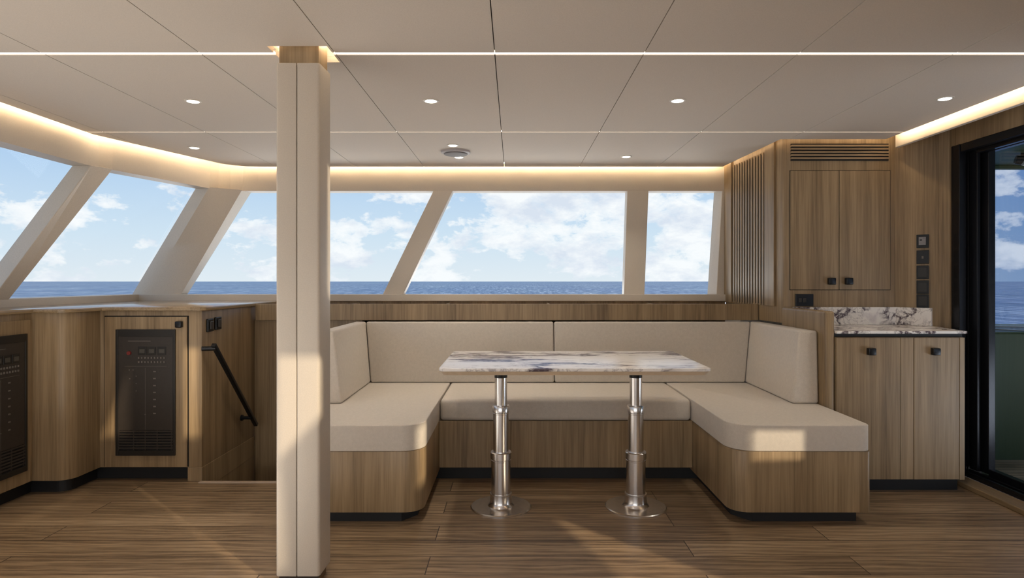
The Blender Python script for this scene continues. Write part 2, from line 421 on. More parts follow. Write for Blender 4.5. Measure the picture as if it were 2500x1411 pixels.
# ------------------------------------------------------------------ coves: LED on the ceiling edge, header behind
def offset_line(poly, d):
    out = []
    for i, p in enumerate(poly):
        a = Vector(poly[max(0, i - 1)]); b = Vector(poly[min(len(poly) - 1, i + 1)]); t = (b - a).normalized()
        n = Vector((-t.y, t.x)); out.append((p[0] + n.x * d, p[1] + n.y * d))
    return out
def band(m, a, b, z0, z1):
    for i in range(len(a) - 1):
        m.hex([(*a[i], z0), (*a[i + 1], z0), (*b[i + 1], z0), (*b[i], z0)], [(*a[i], z1), (*a[i + 1], z1), (*b[i + 1], z1), (*b[i], z1)])
edge = [(-2.525, NEAR), (-2.525, 2.0), (-2.52, 3.80), (-2.505, 3.87), (-2.47, 3.95), (-2.19, 4.74), (-2.17, 4.78), (-2.13, 4.81), (-2.04, 4.86), (-1.95, 4.87), (1.60, 4.87)]
head = [(-2.57, NEAR), (-2.57, 2.0), (-2.565, 3.83), (-2.555, 3.91), (-2.525, 4.0), (-2.27, 4.76), (-2.24, 4.82), (-2.18, 4.88), (-2.09, 4.92), (-1.97, 4.93), (1.642, 4.93)]
HB = [(-2.575, NEAR), (-2.575, 2.0), (-2.575, 3.84), (-2.565, 3.92), (-2.53, 4.0), (-2.30, 4.79), (-2.26, 4.85), (-2.19, 4.90), (-2.11, 4.925), (-2.0, 4.935), (1.65, 4.935)]
outr = offset_line(HB, .115)
m = MB()
for i in range(len(head) - 1):
    m.hex([(*HB[i], 1.853), (*HB[i + 1], 1.853), (*outr[i + 1], 1.853), (*outr[i], 1.853)], [(*head[i], 2.125), (*head[i + 1], 2.125), (*outr[i + 1], 2.125), (*outr[i], 2.125)])
hd = struct(m.build('trim_3', CREAM, smooth=True))
m = MB(); li = offset_line(edge, -.016); lo = offset_line(edge, -.004)
band(m, li, lo, ZC + .024, ZC + .034)
tag(m.build('cove_light', LEDM), 'warm LED line in the cove along the windows', 'light strip')
m = MB(); m.box(2.284, 2.296, NEAR, 3.90, ZC + .024, ZC + .034)
tag(m.build('cove_light', LEDM), 'warm LED line in the cove above the glass door', 'light strip')
m = MB(); m.box(1.66, 2.28, 3.914, 3.926, ZC + .024, ZC + .034)
tag(m.build('cove_light', emis('cove_led_dim', WARM, 8)), 'warm LED line above the tall cabinet front', 'light strip')
m = MB(); m.hex([(1.632, 3.95, ZC + .024), (1.643, 3.95, ZC + .024), (1.599, 4.85, ZC + .024), (1.588, 4.85, ZC + .024)],
                [(1.632, 3.95, ZC + .034), (1.643, 3.95, ZC + .034), (1.599, 4.85, ZC + .034), (1.588, 4.85, ZC + .034)])
tag(m.build('cove_light', emis('cove_led_dim2', WARM, 8)), 'warm LED line above the slatted side of the tall cabinet', 'light strip')
# right valance
struct(MB().box(2.36, 2.385, NEAR, 3.93, 1.978, 2.125).build('trim_4', CREAM, bev=.003))

# ------------------------------------------------------------------ far wall and windows
m = MB(); m.box(-2.95, 1.64, 4.935, 5.06, 0.0, .997)
struct(m.build('wall_back', WOOD))
m = MB(); m.box(-3.06, -2.885, NEAR, 4.90, 0, .985)
struct(m.build('wall_left', WOOD))
sill = MB(); sill.box(-2.905, 1.645, 4.905, 5.06, .997, 1.05)
struct(sill.build('trim_5', FRAMEW, bev=.004))
struct(MB().box(-3.07, -2.90, NEAR, 5.06, .985, 1.05).build('trim_6', FRAMEW, bev=.004))
YF = 4.935; OUT = (0, .095, 0)
n = [7]
def mull(quad, vec, mat=FRAMEW):
    o = struct(MB().extr(quad, vec).build('trim_%d' % n[0], mat, bev=.004)); n[0] += 1; return o
mull([(-1.023, YF, 1.045), (-.864, YF, 1.045), (-.474, YF, 1.86), (-.624, YF, 1.86)], OUT)
mull([(.854, YF, 1.045), (1.014, YF, 1.045), (1.046, YF, 1.86), (.880, YF, 1.86)], OUT)
# splayed end frame
m = MB(); m.hex([(1.574, YF, 1.045), (1.66, YF, 1.045), (1.66, 5.03, 1.045), (1.530, 5.03, 1.045)],
                [(1.619, YF, 1.86), (1.66, YF, 1.86), (1.66, 5.03, 1.86), (1.583, 5.03, 1.86)])
struct(m.build('trim_%d' % n[0], FRAMEW, bev=.003)); n[0] += 1
# windscreen pillars (raked)
mull([(-2.90, 3.52, 1.045), (-2.90, 3.645, 1.045), (-2.525, 4.0, 1.86), (-2.575, 3.87, 1.86)], (-.115, 0, 0))
mull([(-2.90, 1.95, 1.045), (-2.90, 2.08, 1.045), (-2.575, 2.40, 1.86), (-2.575, 2.27, 1.86)], (-.115, 0, 0))
m = MB(); b0_ = [(-2.86, 4.925, 1.045), (-2.59, 4.935, 1.045), (-2.59, 5.03, 1.045), (-2.985, 4.96, 1.045)]
t0_ = [(-2.30, 4.79, 1.86), (-2.11, 4.925, 1.86), (-2.08, 5.03, 1.86), (-2.415, 4.82, 1.86)]
K = 14; rr = []
for j in range(K + 1):
    rr.append([m.bm.verts.new([p[i] + (q[i] - p[i]) * j / K for i in range(3)]) for p, q in zip(b0_, t0_)])
for j in range(K):
    for i in range(4): m.bm.faces.new((rr[j][i], rr[j][(i + 1) % 4], rr[j + 1][(i + 1) % 4], rr[j + 1][i]))
m.bm.faces.new(rr[0][::-1]); m.bm.faces.new(rr[K])
struct(m.build('trim_%d' % n[0], FRAMEW, smooth=True)); n[0] += 1
def pane(k, quad, mat=GLASS, th=(0, .006, 0)):
    return struct(MB().extr(quad, th).build('window_%d' % k, mat))
pane(1, [(-2.59, 5.02, 1.04), (-.97, 5.02, 1.04), (-.57, 5.02, 1.87), (-2.08, 5.02, 1.87)])
pane(2, [(-.90, 5.02, 1.04), (.90, 5.02, 1.04), (.92, 5.02, 1.87), (-.50, 5.02, 1.87)])
pane(3, [(.98, 5.02, 1.04), (1.56, 5.02, 1.04), (1.61, 5.02, 1.87), (1.0, 5.02, 1.87)])
pane(4, [(-3.0, 3.58, 1.04), (-3.0, 4.95, 1.04), (-2.42, 4.80, 1.87), (-2.665, 3.95, 1.87)], th=(-.006, 0, 0))
pane(5, [(-3.0, 2.02, 1.04), (-3.0, 3.56, 1.04), (-2.685, 3.90, 1.87), (-2.685, 2.35, 1.87)], th=(-.006, 0, 0))
pane(6, [(-3.0, NEAR, 1.04), (-3.0, 2.0, 1.04), (-2.685, 2.33, 1.87), (-2.685, NEAR, 1.87)], th=(-.006, 0, 0))

# near wall behind the camera, with an unseen open band widened to let in fill light
m = MB(); m.box(-3.1, 2.75, NEAR - .1, NEAR, -.06, .35); m.box(-3.1, 2.75, NEAR - .1, NEAR, 1.95, 2.13); m.box(.75, 2.75, NEAR - .1, NEAR, .35, 1.95)
m.box(-1.1, -1.0, NEAR - .1, NEAR, .35, 1.95); m.box(-3.1, -2.9, NEAR - .1, NEAR, .35, 1.95)
struct(m.build('wall_near', CREAM))

# ------------------------------------------------------------------ right wall: wood, sun-shaping holes aft, glass door
# unseen holes in the aft part, cut to shape the sun patches
SUNCUT_WALL = [[(1.544, 1.35), (1.806, 1.165), (1.806, 1.30), (1.544, 1.49)],
          [(.01, 1.43), (.01, .60), (.72, .60), (.72, 1.25), (.756, 1.654), (.724, 1.694), (.313, 1.541)]]
m = pierced(RW, .03, [(NEAR, 0), (2.30, 0), (2.30, 2.125), (NEAR, 2.125)], SUNCUT_WALL)
m.box(RW, RW + .10, 2.30, 3.79, 1.95, 2.125)
m.box(RW, RW + .10, 3.785, 4.1, 0, 2.125)
struct(m.build('wall_right', WOOD))
struct(MB().box(2.50, RW + .0, NEAR, 3.70, 0, .028).build('baseboard_right', WOODY, bev=.004))
# door frame
dr = thing('door_1', (2.66, 3.0, 0), '', ''); del dr['label']; del dr['category']; dr['kind'] = 'structure'
m = MB(); m.box(2.595, 2.635, 3.70, 3.785, .028, 1.95); m.box(2.635, 2.655, 3.72, 3.785, .028, 1.95)
m.box(2.655, 2.675, 3.64, 3.70, .06, 1.90); m.box(2.655, 2.74, 3.715, 3.785, .03, 1.94)
m.box(2.60, 2.64, 2.30, 3.70, 1.905, 1.95); m.box(2.64, 2.76, 2.30, 3.785, 1.93, 1.95)
m.box(2.645, 2.675, 2.30, 3.64, 1.885, 1.93)
m.build('door_frame', BLKF, dr, bev=.003)
m = MB(); m.box(2.69, 2.73, 3.60, 3.675, .055, 1.93); m.box(2.69, 2.73, 2.3, 3.6, .04, .085); m.box(2.69, 2.73, 2.3, 3.6, 1.885, 1.93)
lf = m.build('sliding_leaf', BLKF, dr, bev=.003)
MB().box(2.707, 2.713, 2.30, 3.605, .08, 1.89).build('glass_pane', GLASSD, dr)
m = MB(); m.box(2.60, 2.76, 2.30, 3.785, .028, .045); m.box(2.60, 2.615, 2.30, 3.785, .045, .06); m.box(2.65, 2.66, 2.30, 3.7, .045, .058)
m.build('door_track', BLKF, dr, bev=.002)

# ------------------------------------------------------------------ outside: side deck, bulwark, overhang, sea
struct(MB().box(2.76, 6.5, -3, 4.02, -.05, .02).build('floor_deck', DECK))
t = thing('bulwark', (3.8, 4.05, 0), 'dark green bulwark beyond the glass door, with thin white lines along its top', 'bulwark')
MB().box(2.72, 6.0, 4.02, 4.10, -.5, .820).build('bulwark_wall', GREEN, t, bev=.004)
m = MB(); m.box(2.72, 6.0, 4.01, 4.75, .820, .832)
m.build('cap_rail', GREEN, t, bev=.003)
m = MB(); m.bar((3.0, 4.56, .836), (4.6, 4.10, .836), .030, .006); m.bar((2.95, 4.44, .836), (3.27, 4.05, .836), .022, .006); m.bar((3.27, 4.05, .836), (4.2, 4.16, .836), .022, .006)
wl = m.build('white_line', WHITE, t); wl['label'] = 'thin white line'
t = thing('deck_overhang', (3.3, 3.6, 1.95), 'dark green roof overhang seen through the top of the glass door', 'overhang')
MB().box(2.76, 4.2, 2.6, 4.44, 1.955, 2.05).build('soffit', GREEN, t, bev=.004)
MB().box(2.76, 4.2, 4.40, 4.44, 1.93, 1.955).build('fascia', GREEN, t, bev=.004)
t = thing('deck_spotlight', (3.19, 3.98, 1.88), 'small dark spotlight hanging under the green roof overhang', 'spotlight')
MB().rod((3.19, 3.98, 1.955), (3.19, 3.98, 1.90), .012).build('mount', BLKM, t)
MB().rod((3.15, 3.99, 1.915), (3.23, 3.96, 1.895), .028).build('lamp_body', BLKM, t, bev=.004)
MB().rod((3.17, 3.955, 1.885), (3.21, 3.95, 1.878), .014).build('lens', WHITE, t)
struct(MB().box(-9, 2.7, 5.12, 7.6, .80, .90).build('side_deck_reflector', REFLECTW))  # unseen white surface, added to bounce skylight onto the ceiling
struct(MB().box(-8, -3.12, -6, 5.12, .76, .86).build('foredeck_reflector', REFLECTW))  # likewise an added reflector, hidden below the windscreen sill
struct(MB().box(-3.12, 2.7, -5, NEAR - .12, .05, .15).build('near_deck_reflector', REFLECTW))  # unseen reflector surface outside the near wall
# unseen blocker, added to keep the sun off the door and bulwark
struct(MB().box(4.60, 4.66, .30, 3.4, 0, 3.4).build('sun_blocker', GREEN))
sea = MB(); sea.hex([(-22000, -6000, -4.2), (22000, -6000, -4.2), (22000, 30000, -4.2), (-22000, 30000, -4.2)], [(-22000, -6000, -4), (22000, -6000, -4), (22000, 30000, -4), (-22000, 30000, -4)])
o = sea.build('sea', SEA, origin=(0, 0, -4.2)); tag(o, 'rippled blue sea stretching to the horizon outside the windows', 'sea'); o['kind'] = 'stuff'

# ------------------------------------------------------------------ column
t = thing('column', (-.8125, 2.45, 0), 'tall cream leather clad square column standing on the floor', 'column')
cp = arc(-.742, 2.395, .012, -90, 0, 4) + arc(-.739, 2.508, .012, 0, 90, 4) + arc(-.883, 2.508, .012, 90, 180, 4) + arc(-.883, 2.395, .012, 180, 270, 4)
def cladding(x0, x1, parent):
    q = clipc(cp, [(x0, 2), (x1, 2), (x1, 3), (x0, 3)])
    return MB().prism(q, .042, 1.971).build('cladding', CREAM, parent, bev=.0025, seg=3, smooth=True)
cladding(-.9, -.8175, t); cladding(-.8145, -.72, t)
MB().box(-.885, -.738, 2.393, 2.512, .03, 1.965).build('core', PANEL2, t)
MB().box(-.880, -.742, 2.398, 2.505, 0, .05).build('base', wood('dark_oak_base', dark=(.08, .045, .02), light=(.16, .09, .045)), t)
MB().box(-.887, -.737, 2.396, 2.508, 1.971, 2.125).build('wooden_cap', WOOD, t, bev=.003)

# ------------------------------------------------------------------ downlights
def downlight(x, y, lab):
    t = thing('downlight', (x, y, ZC), lab, 'downlight', 'recessed ceiling downlights')
    MB().lathe([(.034, ZC - .004), (.038, ZC - .003), (.040, ZC), (.034, ZC)], x, y, 32).build('trim_ring', FRAMEW, t, smooth=True)
    MB().lathe([(.026, ZC - .0055), (.030, ZC - .0035)], x, y, 32).build('lens', LAMP, t)
    return t
def spotl(x, y, e=18):
    l = bpy.data.lights.new('ceiling_spot', 'SPOT'); o = bpy.data.objects.new('ceiling_spot', l); COL.objects.link(o)
    l.energy = e; l.color = (1, .88, .74); l.spot_size = R(100); l.spot_blend = .8; l.shadow_soft_size = .03
    o.location = (x, y, ZC - .012)
d0 = [(-1.565, 3.095, 'round lit ceiling downlight left of the column, over the floor by the breaker cabinet'),
      (-.405, 3.09, 'round lit ceiling downlight just right of the column'),
      (.795, 3.085, 'round lit ceiling downlight above the right half of the table'),
      (2.07, 3.05, 'round lit ceiling downlight near the glass door'),
      (-2.10, 4.17, 'small far lit downlight left of the column, by the windscreen corner'),
      (-.395, 4.10, 'tiny lit downlight just in front of the round ceiling speaker'),
      (-.39, 4.49, 'tiny lit downlight just beyond the round ceiling speaker'),
      (.79, 4.47, 'small far lit downlight above the right back cushion')]
for x, y, lab in d0:
    downlight(x, y, lab); spotl(x, y)
for x in (-2.1, -1.565, -.55):
    for y in (1.6, 0.1): spotl(x, y, 26)  # unseen fill spots added behind the camera, without fittings
t = thing('ceiling_speaker', (-.395, 4.30, ZC - .02), 'round grey ceiling speaker or detector between two tiny downlights', 'speaker')
MB().lathe([(.085, ZC - .016), (.098, ZC - .012), (.10, ZC)], -.395, 4.30).build('rim', WHIT2 and GREYP, t, smooth=True)
MB().lathe([(.060, ZC - .026), (.078, ZC - .022), (.082, ZC - .015)], -.395, 4.30).build('grille', plain('dark_grille', (.16, .145, .14), .6, 0, 150), t, smooth=True)

# ------------------------------------------------------------------ left console cabinets
CT = .982
cab = thing('console_cabinet', (-2.4, 3.9, 0), 'long oak console cabinet under the windscreen with a breaker door and rounded corner', 'cabinet')
poly = [(-2.88, NEAR + .01), (-2.59, NEAR + .01), (-2.59, 3.41)] + arc(-2.47, 3.49, .08, -90, 0, 12) + [(-2.385, 3.66), (-1.80, 3.66), (-1.80, 4.40), (-1.80, 4.90), (-2.88, 4.90)]
MB().prism(poly, .078, CT).build('body', WOOD, cab, bev=.002, smooth=True)
pl = [(-2.85, NEAR + .01), (-2.64, NEAR + .01), (-2.64, 3.47)] + arc(-2.50, 3.53, .06, -90, 0, 8) + [(-2.435, 3.71), (-1.885, 3.71), (-1.885, 4.85), (-2.85, 4.85)]
MB().prism(pl, 0, .08).build('plinth', BLACK, cab)
MB().box(-1.882, -1.7985, 3.66, 4.398, -.06, .078).build('end_panel', WOOD, cab, bev=.002)
# doors with breaker panels
dd = MB().box(-2.352, -1.881, 3.647, 3.660, .083, .947).build('cabinet_door', WOOD, cab, bev=.002)
MB().box(-1.938, -1.900, 3.622, 3.648, .885, .922).build('knob', BLKM, dd, bev=.006, seg=3)
d2 = MB().box(-2.590, -2.578, 2.90, 3.385, .083, .947).build('cabinet_door', WOOD, cab, bev=.002)
struct(MB().box(-2.360, -2.352, 3.6575, 3.6605, .083, .95).build('trim_20', DARK))
struct(MB().box(-1.881, -1.8745, 3.6575, 3.6605, .083, .95).build('trim_21', DARK))
struct(MB().box(-2.360, -1.8745, 3.6575, 3.6605, .947, .952).build('trim_22', DARK))

def breaker(tr, lab, loc):
    """tr maps (u across, v depth out, z) to world"""
    t = thing('breaker_panel', loc, lab, 'electrical panel')
    def bx(m, u0, u1, v0, v1, z0, z1):
        m.hex([tr(u0, v0, z0), tr(u1, v0, z0), tr(u1, v1, z0), tr(u0, v1, z0)], [tr(u0, v0, z1), tr(u1, v0, z1), tr(u1, v1, z1), tr(u0, v1, z1)]); return m
    W = .341; Z0, Z1 = .1515, .8745
    fr = bx(bx(bx(bx(MB(), 0, .014, 0, .010, Z0, Z1), W - .014, W, 0, .010, Z0, Z1), .014, W - .014, 0, .010, Z0, Z0 + .03), .014, W - .014, 0, .010, Z1 - .04, Z1)
    fr.build('frame', PANEL, t, bev=.001)
    face = MB(); bx(face, .014, W - .014, 0, .006, Z0 + .145, Z1 - .04); face = face.build('face_plate', PANEL2, t)
    vent = MB()
    zz = Z0 + .03
    bx(vent, .014, W - .014, 0, .001, zz, Z0 + .145)
    vent.build('vent_recess', DARK, t)
    m = MB()
    for k in range(7):
        z = zz + .008 + k * .016; bx(m, .014, W - .014, .001, .007, z, z + .0085)
    for u in (.014, .10, .166, .235, W - .024): bx(m, u, u + .006, .001, .0065, zz, Z0 + .145)
    m.build('louvre', PANEL2, t)
    # instrument block
    for k, u in enumerate((.128, .182, .240)):
        g = MB(); bx(g, u, u + .048, .006, .010, Z1 - .145, Z1 - .10); g = g.build('gauge', PANEL, t, bev=.001)
        q = MB(); bx(q, u + .010, u + .040, .010, .0112, Z1 - .135, Z1 - .112); q.build('display', plain('dim_display', (.07, .065, .055), .3, 0, 90), g)
    m = MB()
    cz = Z1 - .135; uu = .078
    pts = [tr(uu + .012 * math.cos(a * math.pi / 8), .006, cz + .012 * math.sin(a * math.pi / 8)) for a in range(16)]
    pt2 = [tr(uu + .011 * math.cos(a * math.pi / 8), .016, cz + .011 * math.sin(a * math.pi / 8)) for a in range(16)]
    m.hex(pts, pt2).build('red_button', RED, t)
    m = MB()
    for r_ in range(2):
        for k in range(9): bx(m, .130 + k * .0182, .137 + k * .0182, .006, .0105, Z1 - .168 - r_ * .024, Z1 - .158 - r_ * .024)
    m.build('toggle_row', MARK, t)
    m = MB()
    for k in range(7): bx(m, .215, .230, .006, .0075, Z1 - .245 - k * .040, Z1 - .238 - k * .040)
    for u, z in ((.075, .235), (.097, .235), (.115, .27), (.078, .285), (.115, .312), (.115, .355), (.166, .49)): bx(m, u, u + .005, .006, .008, Z1 - z, Z1 - z + .005)
    bx(m, .07, .20, .006, .0065, Z1 - .068, Z1 - .065); bx(m, .05, W - .05, .006, .0063, Z1 - .212, Z1 - .2105); bx(m, .168, .1692, .006, .0063, Z0 + .15, Z1 - .22)
    m.build('marking', MARK, t)
    return t
breaker(lambda u, v, z: (-2.284 + u, 3.647 - v, z), 'tall black breaker panel facing the room in the cabinet left of the handrail', (-2.1135, 3.64, .1515))
breaker(lambda u, v, z: (-2.578 + v, 3.012 + u, z), 'tall black breaker panel at the left edge of the photo, set in the side cabinet', (-2.57, 3.18, .1515))
# counter
cpoly = [(-2.90, NEAR + .01), (-2.565, NEAR + .01), (-2.565, 3.385)] + arc(-2.46, 3.475, .09, -90, 0, 12) + [(-2.36, 3.637), (-1.80, 3.637), (-1.775, 3.66), (-1.775, 4.905), (-2.90, 4.905)]
tag(MB().prism(cpoly, CT, 1.002).build('console_countertop', COUNTER, bev=.003, smooth=True), 'polished oak countertop running under the windscreen on the left', 'countertop')

# switches on the stair side
for k, (y, z) in enumerate(((3.745, .892), (3.845, .897))):
    t = thing('switch_plate', (-1.795, y, z), ('nearer black switch plate above the handrail' if k == 0 else 'black switch plate above the handrail, the one nearer the column'), 'switch', 'pair of switches above the handrail')
    MB().box(-1.800, -1.786, y - .036, y + .036, z - .038, z + .038).build('plate', BLKM, t, bev=.004)
    MB().box(-1.786, -1.778, y - .018, y + .018, z - .024, z + .024).build('rocker', PANEL2, t, bev=.003)
# handrail
t = thing('handrail', (-1.74, 3.95, .2), 'black metal handrail sloping down the stairwell side', 'handrail')
MB().bar((-1.735, 3.665, .785), (-1.735, 4.27, .185), .024, .026, up=(1, 0, 0)).build('rail', BLKM, t, bev=.004, seg=3)
MB().rod((-1.80, 3.66, .762), (-1.73, 3.68, .762), .013).build('bracket', BLKM, t)
MB().rod((-1.80, 4.19, .250), (-1.735, 4.19, .250), .011).build('bracket', BLKM, t)
MB().rod((-1.80, 4.19, .250), (-1.790, 4.19, .250), .020).build('bracket_rose', BLKM, t)

# ------------------------------------------------------------------ ledge behind the settee
t = thing('window_ledge', (0, 4.5, .88), 'long oak ledge with open trough running behind the settee backs', 'ledge')
MB().box(-1.777, 1.676, 4.36, 4.385, .883, .995).build('front_board', WOOD, t, bev=.003)
MB().box(-1.775, 1.645, 4.385, 4.93, .883, .90).build('tray', WOODX, t)
for x in (-1.20, -.50, .26, 1.03): MB().box(x - .006, x + .006, 4.385, 4.92, .90, .984).build('divider', WOODY, t, bev=.001)

# ------------------------------------------------------------------ settee
ZS = .47
SET = thing('settee_base', (.295, 3.8, 0), 'U-shaped oak settee base with black recessed plinth', 'settee')
def rp(pts, rad, n=10):
    """rounded polygon"""
    out = []
    for i, (p, r_) in enumerate(zip(pts, rad)):
        p = Vector(p); a = Vector(pts[i - 1]) - p; b = Vector(pts[(i + 1) % len(pts)]) - p
        if r_ <= 0: out.append(tuple(p)); continue
        ang = a.angle(b); d = r_ / math.tan(ang / 2); c = p + (a.normalized() + b.normalized()).normalized() * (r_ / math.sin(ang / 2))
        p0 = p + a.normalized() * d; p1 = p + b.normalized() * d
        v0 = p0 - c; v1 = p1 - c; a0 = math.atan2(v0.y, v0.x); a1 = math.atan2(v1.y, v1.x)
        da = (a1 - a0 + math.pi) % (2 * math.pi) - math.pi
        out += [(c.x + r_ * math.cos(a0 + da * k / n), c.y + r_ * math.sin(a0 + da * k / n)) for k in range(n + 1)]
    return out
XL0, XL1, XR0, XR1 = -1.09, -.43, 1.025, 1.69
YS, YB, YE = 3.0, 3.66, 4.355
o = MB().prism(rp([(XL0, YS + .003), (XL1 - .003, YS + .003), (XL1 - .003, YE), (XL0, YE)], [.02, .09, 0, 0]), .0565, .345).build('arm_base', WOOD, SET, bev=.002, smooth=True)
MB().prism(rp([(XR0 + .003, YS + .003), (XR1, YS + .003), (XR1, YE), (XR0 + .003, YE)], [.09, .02, 0, 0]), .0565, .345).build('arm_base', WOOD, SET, bev=.002, smooth=True)
MB().box(XL1 - .003, XR0 + .003, YB + .003, YE, .0756, .345).build('back_base', WOOD, SET, bev=.002)
MB().prism([(XL0 + .05, 3.045), (XL1 - .11, 3.045), (XL1 - .045, 3.13), (XL1 - .045, 4.3), (XL0 + .05, 4.3)], 0, .06).build('plinth', BLACK, SET)
MB().prism([(XR0 + .115, 3.045), (XR1 - .05, 3.045), (XR1 - .05, 4.3), (XR0 + .045, 4.3), (XR0 + .045, 3.14)], 0, .06).build('plinth', BLACK, SET)
MB().box(XL1 - .045, XR0 + .045, 3.71, 4.3, 0, .078).build('plinth', BLACK, SET)

def cushion(name, m, lab, cat='cushion', bev=.022, grp=None):
    return tag(m.build(name, FABRIC, bev=bev, seg=5, smooth=True), lab, cat, grp)
g = 'settee seat cushions'
cushion('seat_cushion', MB().prism(rp([(XL0, YS), (XL1, YS), (XL1, 4.31), (XL0, 4.31)], [.03, .11, .005, .005]), .346, ZS), 'cream seat cushion of the left arm of the settee, beside the column', grp=g)
cushion('seat_cushion', MB().prism(rp([(XR0, YS), (XR1, YS), (XR1, 4.31), (XR0, 4.31)], [.13, .04, .005, .005]), .346, ZS), 'cream seat cushion of the right arm of the settee, nearest the glass door', grp=g)
cushion('seat_cushion', MB().prism([(XL1 + .003, YB), (XR0 - .003, YB), (XR0 - .003, 4.31), (XL1 + .003, 4.31)], .346, ZS - .001), 'long cream seat cushion in the middle of the settee, behind the table', grp=g)
g = 'settee back cushions'; ZB = .875
def backc(q0, q1, lab): cushion('back_cushion', MB().hex([(x, y, ZS + .001) for x, y in q0], [(x, y, ZB) for x, y in q1]), lab, bev=.014, grp=g)
backc([(-.962, 4.258), (.269, 4.258), (.269, 4.357), (-.962, 4.357)], [(-1.010, 4.325), (.269, 4.325), (.269, 4.357), (-1.010, 4.357)], 'left one of the two long cream back cushions below the ledge')
backc([(.273, 4.258), (1.552, 4.258), (1.552, 4.357), (.273, 4.357)], [(.273, 4.325), (1.612, 4.325), (1.612, 4.357), (.273, 4.357)], 'right one of the two long cream back cushions below the ledge')
backc([(-1.09, 3.525), (-.955, 3.525), (-.966, 4.357), (-1.09, 4.357)], [(-1.09, 3.54), (-1.005, 3.54), (-1.014, 4.357), (-1.09, 4.357)], 'short cream back cushion at the left end of the settee, partly behind the column')
backc([(1.544, 3.525), (1.693, 3.525), (1.693, 4.357), (1.555, 4.357)], [(1.592, 3.54), (1.693, 3.54), (1.69, 4.357), (1.615, 4.357)], 'short cream back cushion at the right end of the settee, against the partition')

# ------------------------------------------------------------------ table
TX0, TX1, TY0, TY1 = -.346, .906, 2.896, 3.63
t = thing('table', (.28, 3.24, 0), 'marble topped table on two telescopic metal pedestals in front of the settee', 'table')
MB().prism(rp([(TX0, TY0), (TX1, TY0), (TX1, TY1), (TX0, TY1)], [.035] * 4), .738, .752).build('tabletop', MARBLE, t, bev=.003, seg=3, smooth=True)
outl = rp([(TX0 + .004, TY0 + .004), (TX1 - .004, TY0 + .004), (TX1 - .004, TY1 - .004), (TX0 + .004, TY1 - .004)], [.034] * 4)
inl = rp([(TX0 + .018, TY0 + .018), (TX1 - .018, TY0 + .018), (TX1 - .018, TY1 - .018), (TX0 + .018, TY1 - .018)], [.025] * 4)
e = MB().hex([(x, y, .720) for x, y in inl], [(x, y, .738) for x, y in outl]).build('top_edge', EDGE, t); e['label'] = 'cream bevelled lower edge of the tabletop'
for x in (-.067, .621):
    y = 3.24
    p = MB().lathe([(.155, 0), (.155, .004), (.15, .008), (.055, .010)], x, y, 64).build('base_plate', STEEL, t, smooth=True)
    MB().lathe([(.068, .008), (.060, .018), (.055, .03), (.0545, .066), (.056, .068), (.056, .072), (.049, .073)], x, y).build('foot_collar', STEEL, p, smooth=True)
    q = MB().lathe([(.0495, .07), (.0495, .243)], x, y).build('lower_tube', STEEL, t, smooth=True)
    MB().lathe([(.0495, .236), (.052, .238), (.052, .243), (.050, .245), (.050, .248), (.0545, .250), (.0545, .280), (.051, .284), (.04, .284)], x, y).build('lower_collar', STEEL, q, smooth=True)
    q = MB().lathe([(.0395, .28), (.0395, .483)], x, y).build('middle_tube', STEEL, t, smooth=True)
    MB().lathe([(.0395, .474), (.041, .476), (.041, .480), (.0395, .482), (.0395, .484), (.0435, .486), (.0435, .515), (.041, .519), (.032, .519)], x, y).build('upper_collar', STEEL, q, smooth=True)
    q = MB().lathe([(.0315, .515), (.0315, .719)], x, y).build('upper_tube', STEEL, t, smooth=True)
    MB().lathe([(.033, .660), (.033, .690), (.05, .7195)], x, y).build('mount_ring', BLKM, q, smooth=True)

# ------------------------------------------------------------------ partition, tall cabinet, low cabinet
tag(MB().box(1.697, 1.752, 3.465, 4.03, 0, .987).build('partition', WOOD, bev=.014, seg=4), 'oak partition panel between the settee and the marble counter', 'partition')
TC = thing('tall_cabinet', (2.05, 4.4, 0), 'tall oak cabinet with two doors, air grille and slatted side, reaching the ceiling', 'cabinet')
tp = [(1.645, 4.93)] + arc(1.755, 4.05, .05, 180, 270, 10) + [(2.40, 4.0), (2.40, 4.93)]
tp[1] = (1.7035, 4.05)
MB().prism(tp[:], .886, 2.125).build('body', WOOD, TC, smooth=True)
MB().box(1.757, 2.40, 4.0, 4.93, 0, .886).build('lower_body', WOOD, TC)
def slit(m, x0, x1, z0, z1, y=3.9995, d=.002): return m.box(x0, x1, y - d, y + .001, z0, z1)
for x0, x1, kx in ((1.739, 2.0445, 1.992), (2.0475, 2.367, 2.10)):
    d_ = MB().box(x0, x1, 3.994, 4.002, 1.098, 1.846).build('cabinet_door', WOOD, TC, bev=.0015)
    MB().box(kx - .022, kx + .022, 3.966, 3.995, 1.130, 1.172).build('knob', BLKM, d_, bev=.005, seg=3)
m = MB(); slit(m, 1.736, 1.739, 1.095, 1.849); slit(m, 2.0445, 2.0475, 1.095, 1.849); slit(m, 2.367, 2.370, 1.095, 1.849); slit(m, 1.736, 2.37, 1.095, 1.098); slit(m, 1.736, 2.37, 1.846, 1.849)
m.build('door_gap', DARK, TC)
m = MB(); zs = [(2.016 - k * .0195) for k in range(6)]
for z in zs: m.box(1.742, 2.354, 3.990, 4.001, z - .0085, z)
m.build('air_grille', DARK, TC)
m = MB()
for z in zs[:-1]: m.box(1.742, 2.354, 3.984, 4.001, z - .0195, z - .0085)
m.build('grille_slat', WOODX, TC, bev=.001)
